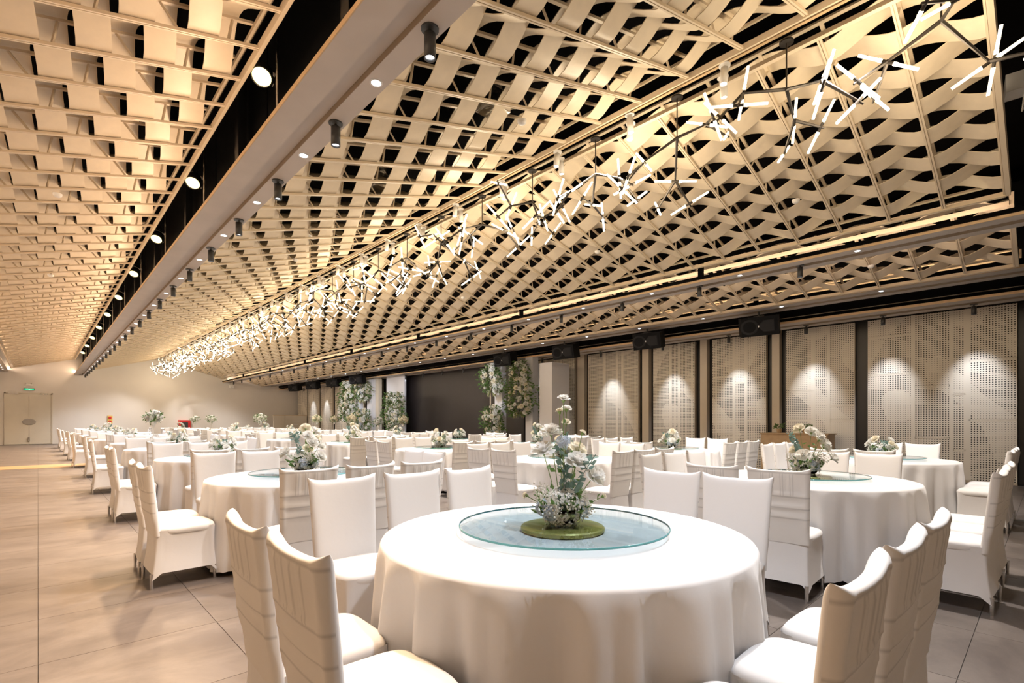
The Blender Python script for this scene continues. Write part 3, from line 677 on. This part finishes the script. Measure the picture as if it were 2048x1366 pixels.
back_cover().build('backrest_cover', [M['cloth'], M['clothback']], chair, True); seat_cover().build('seat_cover', M['cloth'], chair, True); skirt().build('skirt', M['cloth'], chair, True)
legm = MB().tube((0, 0, 0), (0, 0, .12), .011, .014, 8).mesh('leg', M['chrome'])
for x, y in ((-.187, .190), (.187, .190), (-.187, -.240), (.187, -.240)): link('leg', legm, chair, (x, y, 0))
index(chair); used_c = [False]

# ------------------------------------------------------------------ tables
def cloth_mb(seed):
    N = 220; mb = MB(); r = random.Random(seed); ph = [r.uniform(0, 6) for _ in range(4)]; rows = []
    prof = [(.05, .764), (.45, .764), (.80, .764), (.845, .763), (.862, .757), (.870, .745)]
    for rr, z in prof: rows.append([(rr * math.cos(2 * PI * i / N), rr * math.sin(2 * PI * i / N), z) for i in range(N)])
    for k in range(1, 13):
        f = k / 12; row = []
        for i in range(N):
            a = 2 * PI * i / N
            w = math.sin(17 * a + ph[0] + 1.3 * math.sin(2 * a + ph[1])) + .45 * math.sin(27 * a + ph[2] + .8 * math.sin(3 * a)) + .3 * math.sin(7 * a + ph[3]) + .32 * math.sin(43 * a + ph[1] + math.sin(4 * a))
            g = max(0, f - .03); rr = .872 + .030 * f + .052 * (w * .6 if w > 0 else w) * g ** .42 + .006 * math.sin(5 * a + 6 * f + ph[2]) * g
            z = .745 + (.035 - .745) * f
            if k == 12: z += .010 * abs(math.sin(60 * a))
            row.append((rr * math.cos(a), rr * math.sin(a), z))
        rows.append(row)
    mb.v = [p for w in rows for p in w]
    mb.f = [(j * N + i, (j + 1) * N + i, (j + 1) * N + (i + 1) % N, j * N + (i + 1) % N) for j in range(len(rows) - 1) for i in range(N)] + [tuple(range(N))]
    mb.mi = [0] * len(mb.f); return mb
table = thing('banquet_table', 'x', 'table')
cloth_mb(4).build('tablecloth', M['linen'], table, True)
MB().lathe([(.001, .70), (.84, .70), (.85, .73), (.84, .755), (.001, .755)], 40).build('tabletop', M['oak'], table)
for k in range(4): MB().tube((.5 * math.cos(k * PI / 2 + .8), .5 * math.sin(k * PI / 2 + .8), 0), (.5 * math.cos(k * PI / 2 + .8), .5 * math.sin(k * PI / 2 + .8), .7), .02).build('leg', M['dgrey'], table)
index(table); used_t = [False]
susan = thing('glass_turntable', 'x', 'turntable')
MB().lathe([(.001, 0), (.20, 0), (.205, .006), (.205, .018), (.198, .024), (.001, .024)], 56).build('base', M['gold'], susan)
MB().lathe([(.505, .036), (.001, .036)], 64).build('glass_plate', M['glass'], susan); MB().lathe([(.5045, .0365), (.507, .036), (.508, .032), (.507, .028), (.5045, .0275)], 96).build('glass_rim', M['glassedge'], susan, True)
index(susan); used_g = [False]

TPOS = {(0, 0): (1.88, 1.64), (1, 0): (5.32, 1.58), (2, 0): (8.80, 1.65), (0, 1): (1.95, 5.12), (1, 1): (5.57, 4.85), (2, 1): (8.9, 5.0), (0, 2): (2.05, 8.55), (1, 2): (5.8, 8.25), (2, 2): (8.95, 8.6)}
COLN = ['left', 'middle', 'right']; rj = random.Random(99)
REL = {'aisle': [(-1.08, .30, -PI / 2), (-1.08, -.19, -PI / 2)], 'far': [(-.49, 1.12, PI), (.0, 1.12, PI), (.48, 1.09, PI)],
       'wall': [(1.15, .20, PI / 2), (1.10, -.29, PI / 2)], 'near': [(-.46, -1.08, 0), (.02, -1.08, 0), (.50, -1.08, 0)]}
WORDS2, WORDS3 = {'aisle': ['rear', 'front'], 'wall': ['rear', 'front']}, ['left', 'middle', 'right']
for (ci, k) in [(c, k) for k in range(10) for c in range(3)]:
    x, y = TPOS.get((ci, k), ((2.08, 5.78, 9.2)[ci], 1.62 + 3.5 * k))
    if k > 2: x += rj.uniform(-.06, .06); y += rj.uniform(-.06, .06)
    T_ = '%s-row %s-column table' % (ORD[k], COLN[ci])
    place(table, used_t, (x, y, 0), (0, 0, rj.uniform(0, 6) if k else .3 * ci), 'round white-draped banquet table, %s column, %s row from camera' % (COLN[ci], ORD[k]), 'round banquet tables under white cloths')
    place(susan, used_g, (x, y, .766), (0, 0, 0), 'round glass turntable on the %s' % T_, 'glass turntables')
    for side, lst in REL.items():
        for n, (dx, dy, rz) in enumerate(lst):
            j = .008 if k < 2 else .015; s = place(chair, used_c, (x + dx + rj.uniform(-j, j), y + dy + rj.uniform(-j, j), 0), (0, 0, rz + rj.uniform(-.05, .05)),
                'white covered chair, %s on %s side of %s' % ((WORDS2[side][n] if len(lst) == 2 else WORDS3[n]), side, T_), 'white covered banquet chairs')
    zt = .802
    tall = {(0, 4): 0, (1, 7): 0, (1, 5): 0, (2, 6): 1, (2, 5): 1, (1, 8): 0}
    if (ci, k) in tall:
        p = (TP1, TP2)[tall[(ci, k)]]; o = p if not p.get('placed') else copy_tree(p); p['placed'] = 1
        o.location = (x, y, zt); o.rotation_euler = (0, 0, rj.uniform(0, 6)); o['label'] = 'tall white stand with ball bouquet on the %s' % T_; o['group'] = 'tall centrepieces'
    else:
        if (ci, k) == (0, 0): o = A0; o['label'] = 'tall airy arrangement of white roses and blue hydrangea on the front table'; rz = 0
        else:
            p = (A1, A2, A3)[(ci + k) % 3]; o = p if not p.get('placed') else copy_tree(p); p['placed'] = 1; rz = rj.uniform(0, 6)
            o['label'] = 'low arrangement of white roses and greenery on the %s' % T_
        o.location = (x, y, zt); o.rotation_euler = (0, 0, rz); o['group'] = 'table centrepieces'

# ------------------------------------------------------------------ stage
tag(MB().box((12.45, 14.6, 0), (XR + .1, 27.6, .5)).build('stage_platform', M['stagef']), 'low dark stage platform in front of the screen', 'stage')
sc = thing('led_screen', 'large switched-off dark screen on the stage', 'screen', (14.2, 20.4, .55))
MB().box((0, -3.9, 0), (.08, 3.9, 3.25)).build('display', M['screen'], sc); MB().box((-.02, 3.9, -.05), (.1, 4.0, 3.3)).box((-.02, -4.0, -.05), (.1, -3.9, 3.3)).build('frame', M['column'], sc)
tag(MB().box((14.12, 14.35, .5), (14.3, 16.35, 3.75)).build('dark_backdrop', M['screen']), 'dark backdrop strip behind the white stage arches', 'backdrop')
def onu(u, x):
    t = (u - 1024) / F; dx = math.sin(TH) + t * math.cos(TH); dy = math.cos(TH) - t * math.sin(TH); return dy / dx * x
def slab(name, x, u0, u1, z0, z1, dx, label, m='stagew'):
    ya, yb = sorted((onu(u0, x), onu(u1, x)))
    return tag(MB().box((x, ya, z0), (x + dx, yb, z1)).build(name, M[m]), label, 'stage panel')
slab('stage_pillar', 13.1, 989.5, 1004, .5, 3.45, .22, 'slim white stage pillar right of the screen')
slab('stage_pillar', 13.1, 1051, 1065, .5, 3.65, .3, 'white stage pillar behind the hanging garland')
slab('stage_wall', 13.9, 1064, 1080, .5, 3.5, .1, 'recessed bluish white stage wall between pillar and tall box')
slab('stage_box', 12.9, 1079, 1104, .0, 3.35, .9, 'tall white stage box left of the perforated panels')
slab('stage_pillar', 13.1, 711, 720, .5, 3.3, .2, 'slim white stage pillar left of the screen')
slab('stage_wall', 13.3, 734, 744, .5, 3.6, .4, 'narrow grey stage wall behind the left garlands')
slab('stage_wall', 13.7, 773, 809, .5, 3.95, .1, 'broad pale stage wall touching the left edge of screen')
slab('stage_pillar', 13.5, 744, 757, .5, 3.7, .2, 'cream pillar between the left stage walls', 'column')
def garland(x, u, v0, v1, rad, label, seed, hang=True, name='floral_garland'):
    t_ = (u - 1024) / F; k = x / (math.sin(TH) + t_ * math.cos(TH)); y = k * (math.cos(TH) - t_ * math.sin(TH)); zt = EYE + k * (HV - v0) / F; zb = EYE + k * (HV - v1) / F
    r = random.Random(seed); t = thing(name, label, 'flowers', (x, y, zb)); L = zt - zb
    ro, lf, tl = MB(), MB(), MB(); rm = rose_mb(.062, 4, .6)
    n = int(85 * L * rad / .45); lum = [(r.uniform(0, L), r.uniform(0, 6.3), r.uniform(.3, .9)) for _ in range(7)]
    def prof(f, a):
        g_ = f if hang else 1 - f; w_ = rad * (.22 + .80 * math.sin(PI * min(1, .12 + .80 * g_)) ** .8)
        return w_ * (1 + sum(1.1 * (h_ - .5) * math.exp(-((f * L - z_) / .22) ** 2) * (1 + math.cos(a - q_)) for z_, q_, h_ in lum))
    for i in range(max(26, n)):
        f = r.random(); a = r.uniform(0, 2 * PI); rr = prof(f, a)
        p = Vector((math.cos(a) * rr * .6, math.sin(a) * rr, f * L)); d = Vector((math.cos(a), math.sin(a), r.uniform(-.3, .6)))
        if r.random() < .5: d.x -= 1
        rr *= r.uniform(.85, 1.25); s = r.uniform(.8, 1.7); ro.add(rm.v, rm.f, r.choice((0, 0, 1)), Matrix.Translation(p) @ d.to_track_quat('Z', 'Y').to_matrix().to_4x4() @ Matrix.Scale(s, 4))
    for i in range(int(700 * L * rad / .45)):
        f = r.random(); a = r.uniform(0, 2 * PI); rr = prof(f, a) * r.choice((r.uniform(.4, 1.1), r.uniform(.9, 1.6)))
        leaf(lf, (math.cos(a) * rr * .6, math.sin(a) * rr, f * L), (math.cos(a), math.sin(a), r.uniform(-1, .6)), r.uniform(.08, .16), .05, 0, r)
    for i in range(26):
        a = r.uniform(0, 2 * PI); leaf(tl, (math.cos(a) * rad * .3, math.sin(a) * rad * .35, (.1 if hang else .6) * L), (math.cos(a) * .3, math.sin(a) * .3, -1 if hang else .8), .3, .04, 0, r)
    tag(ro.build('roses', [M['petal'], M['cream']], t, True), kind='stuff'); tag(lf.build('foliage', M['leaf'], t), kind='stuff'); tag(tl.build('fronds', M['dry'], t), kind='stuff')
garland(12.7, 983, 730, 785, .34, 'hanging cloud of white flowers on slim pillar right of screen', 1)
garland(12.7, 985, 812, 872, .36, 'white flower bush at the foot of the slim pillar', 2, False, 'flower_bush')
garland(12.7, 1037, 722, 832, .38, 'longest hanging green and white garland on the right stage pillar', 3)
garland(13.6, 1072, 774, 868, .17, 'narrow column of white flowers between pillar and white box', 4, False, 'flower_bush')
garland(12.6, 694, 763, 842, .42, 'hanging garland at the left stage pillar, the larger of two', 5)
garland(12.95, 725, 762, 800, .38, 'short hanging garland just right of the larger left one', 6)
garland(12.6, 724, 818, 862, .44, 'round cream flower bush below the short left garland', 7, False, 'flower_bush')
garland(12.95, 787, 785, 870, .50, 'tall leaning white flower bush beside the left edge of screen', 8, False, 'flower_bush')
def stand(u, v, x, label, k):
    t_ = (u - 1024) / F; q = x / (math.sin(TH) + t_ * math.cos(TH)); y = q * (math.cos(TH) - t_ * math.sin(TH)); z = EYE + q * (HV - v) / F
    p = (TP1, TP2)[k]; o = copy_tree(p); s = 1.1; o.location = (x, y, z - .62 * s); o.scale = (s, s, s); o['label'] = label; o['group'] = 'flower stands by the stage'
    if z - .62 * s > .1: tag(MB().box((x - .14, y - .14, 0), (x + .14, y + .14, z - .62 * s)).build('flower_plinth', M['whitem']), 'white plinth under the ' + label.split(' in front')[0].replace('flower stand with ', ''), 'plinth')
for u, v, x, lb, k in ((669, 838, 11.4, 'flower stand with cream ball bouquet in front of far wall panels', 1), (703, 842, 11.4, 'flower stand with pale ball bouquet in front of large left garland', 0), (757, 843, 11.4, 'flower stand with white ball bouquet in front of grey stage wall', 0), (806, 840, 11.4, 'flower stand with yellow ball bouquet in front of screen edge', 1)): stand(u, v, x, lb, k)
for k, (y, x) in enumerate(((4.75, 13.85), (4.15, 13.85))):
    t = thing('potted_plant', 'small green potted plant on the oak cabinet, %s one' % ('left' if k == 0 else 'right'), 'plant', (x, y, 1.01))
    MB().lathe([(.001, 0), (.05, 0), (.07, .1), (.06, .1), (.05, .02)], 16).build('pot', M['oak'], t); lf = MB()
    for _ in range(60): a = rj.uniform(0, 6.3); rr = rj.uniform(0, .12); leaf(lf, (rr * math.cos(a), rr * math.sin(a), .1 + rj.uniform(0, .12)), (math.cos(a), math.sin(a), .6), .07, .035, 0, rj)
    tag(lf.build('foliage', M['leaf'], t), kind='stuff')

# ------------------------------------------------------------------ light of the room's lamps
def strip_light(x, z, w, power, color, tilt=0):              # led cove strips lying on top of the beams, shining up
    l = bpy.data.lights.new('cove_light', 'AREA'); l.shape = 'RECTANGLE'; l.size = w; l.size_y = YE - Y0; l.energy = power; l.color = color
    o = bpy.data.objects.new('cove_light', l); COL.objects.link(o); o.location = (x, (YE + Y0) / 2, z); o.rotation_euler = (PI, tilt, 0)
strip_light(1.62, 4.22, .06, 330 * K_CEIL, (1, .70, .46), -1.05)
strip_light(-1.3, 4.20, .06, 330 * K_CEIL, (1, .74, .52), .9)
strip_light(2.06, 4.22, .03, 60 * K_CEIL, (1, .72, .42), .9)
strip_light(9.60, 4.16, .06, 50 * K_CEIL, (1, .74, .40), -1.1)
strip_light(9.72, 4.18, .06, 300 * K_CEIL, (1, .72, .52), .9)
strip_light(12.7, 4.04, .06, 260 * K_CEIL, (1, .68, .42), .25)
for k in range(13):                                           # ridge spot pairs, thrown left and right
    y = 1.3 + 3.0 * k
    lamp('SPOT', (5.62, y, 5.05), 900 * K_SPOT, NEUT, (3.2, y + .2, 0), 88, .8, .06)
    lamp('SPOT', (5.80, y, 5.05), 900 * K_SPOT, NEUT, (8.0, y + .2, 0), 88, .8, .06)
for k in range(13):                                           # long beam downlights
    y = .6 + 3.07 * k
    lamp('SPOT', (2.0, y, 3.80), 330 * K_DOWN, COOL, (2.0, y, 0), 110, .9, .05)
    lamp('SPOT', (9.6, y, 3.80), 230 * K_DOWN, NEUT, (9.6, y, 0), 110, .9, .05)
for k in range(11):                                           # floodlights washing the aisle
    y = 2.5 + 3.28 * k
    lamp('SPOT', (1.62, y, 4.80), 1000 * K_FLOOD, (1, .68, .40), (-.6, y - .8, 0), 120, .8, .1)
for k in range(14):                                           # chandelier glow on the slopes
    lamp('POINT', (5.75, .9 + 2.8 * k, 4.35), 92 * K_CHAND, (1, .80, .55), radius=.4)
for k in range(6):
    lamp('SPOT', (9.8, 13.0 + 2.3 * k, 3.85), 420, COOL, (13.2, 15.9 + 2.3 * k, 2.0), 52, .8, .05)
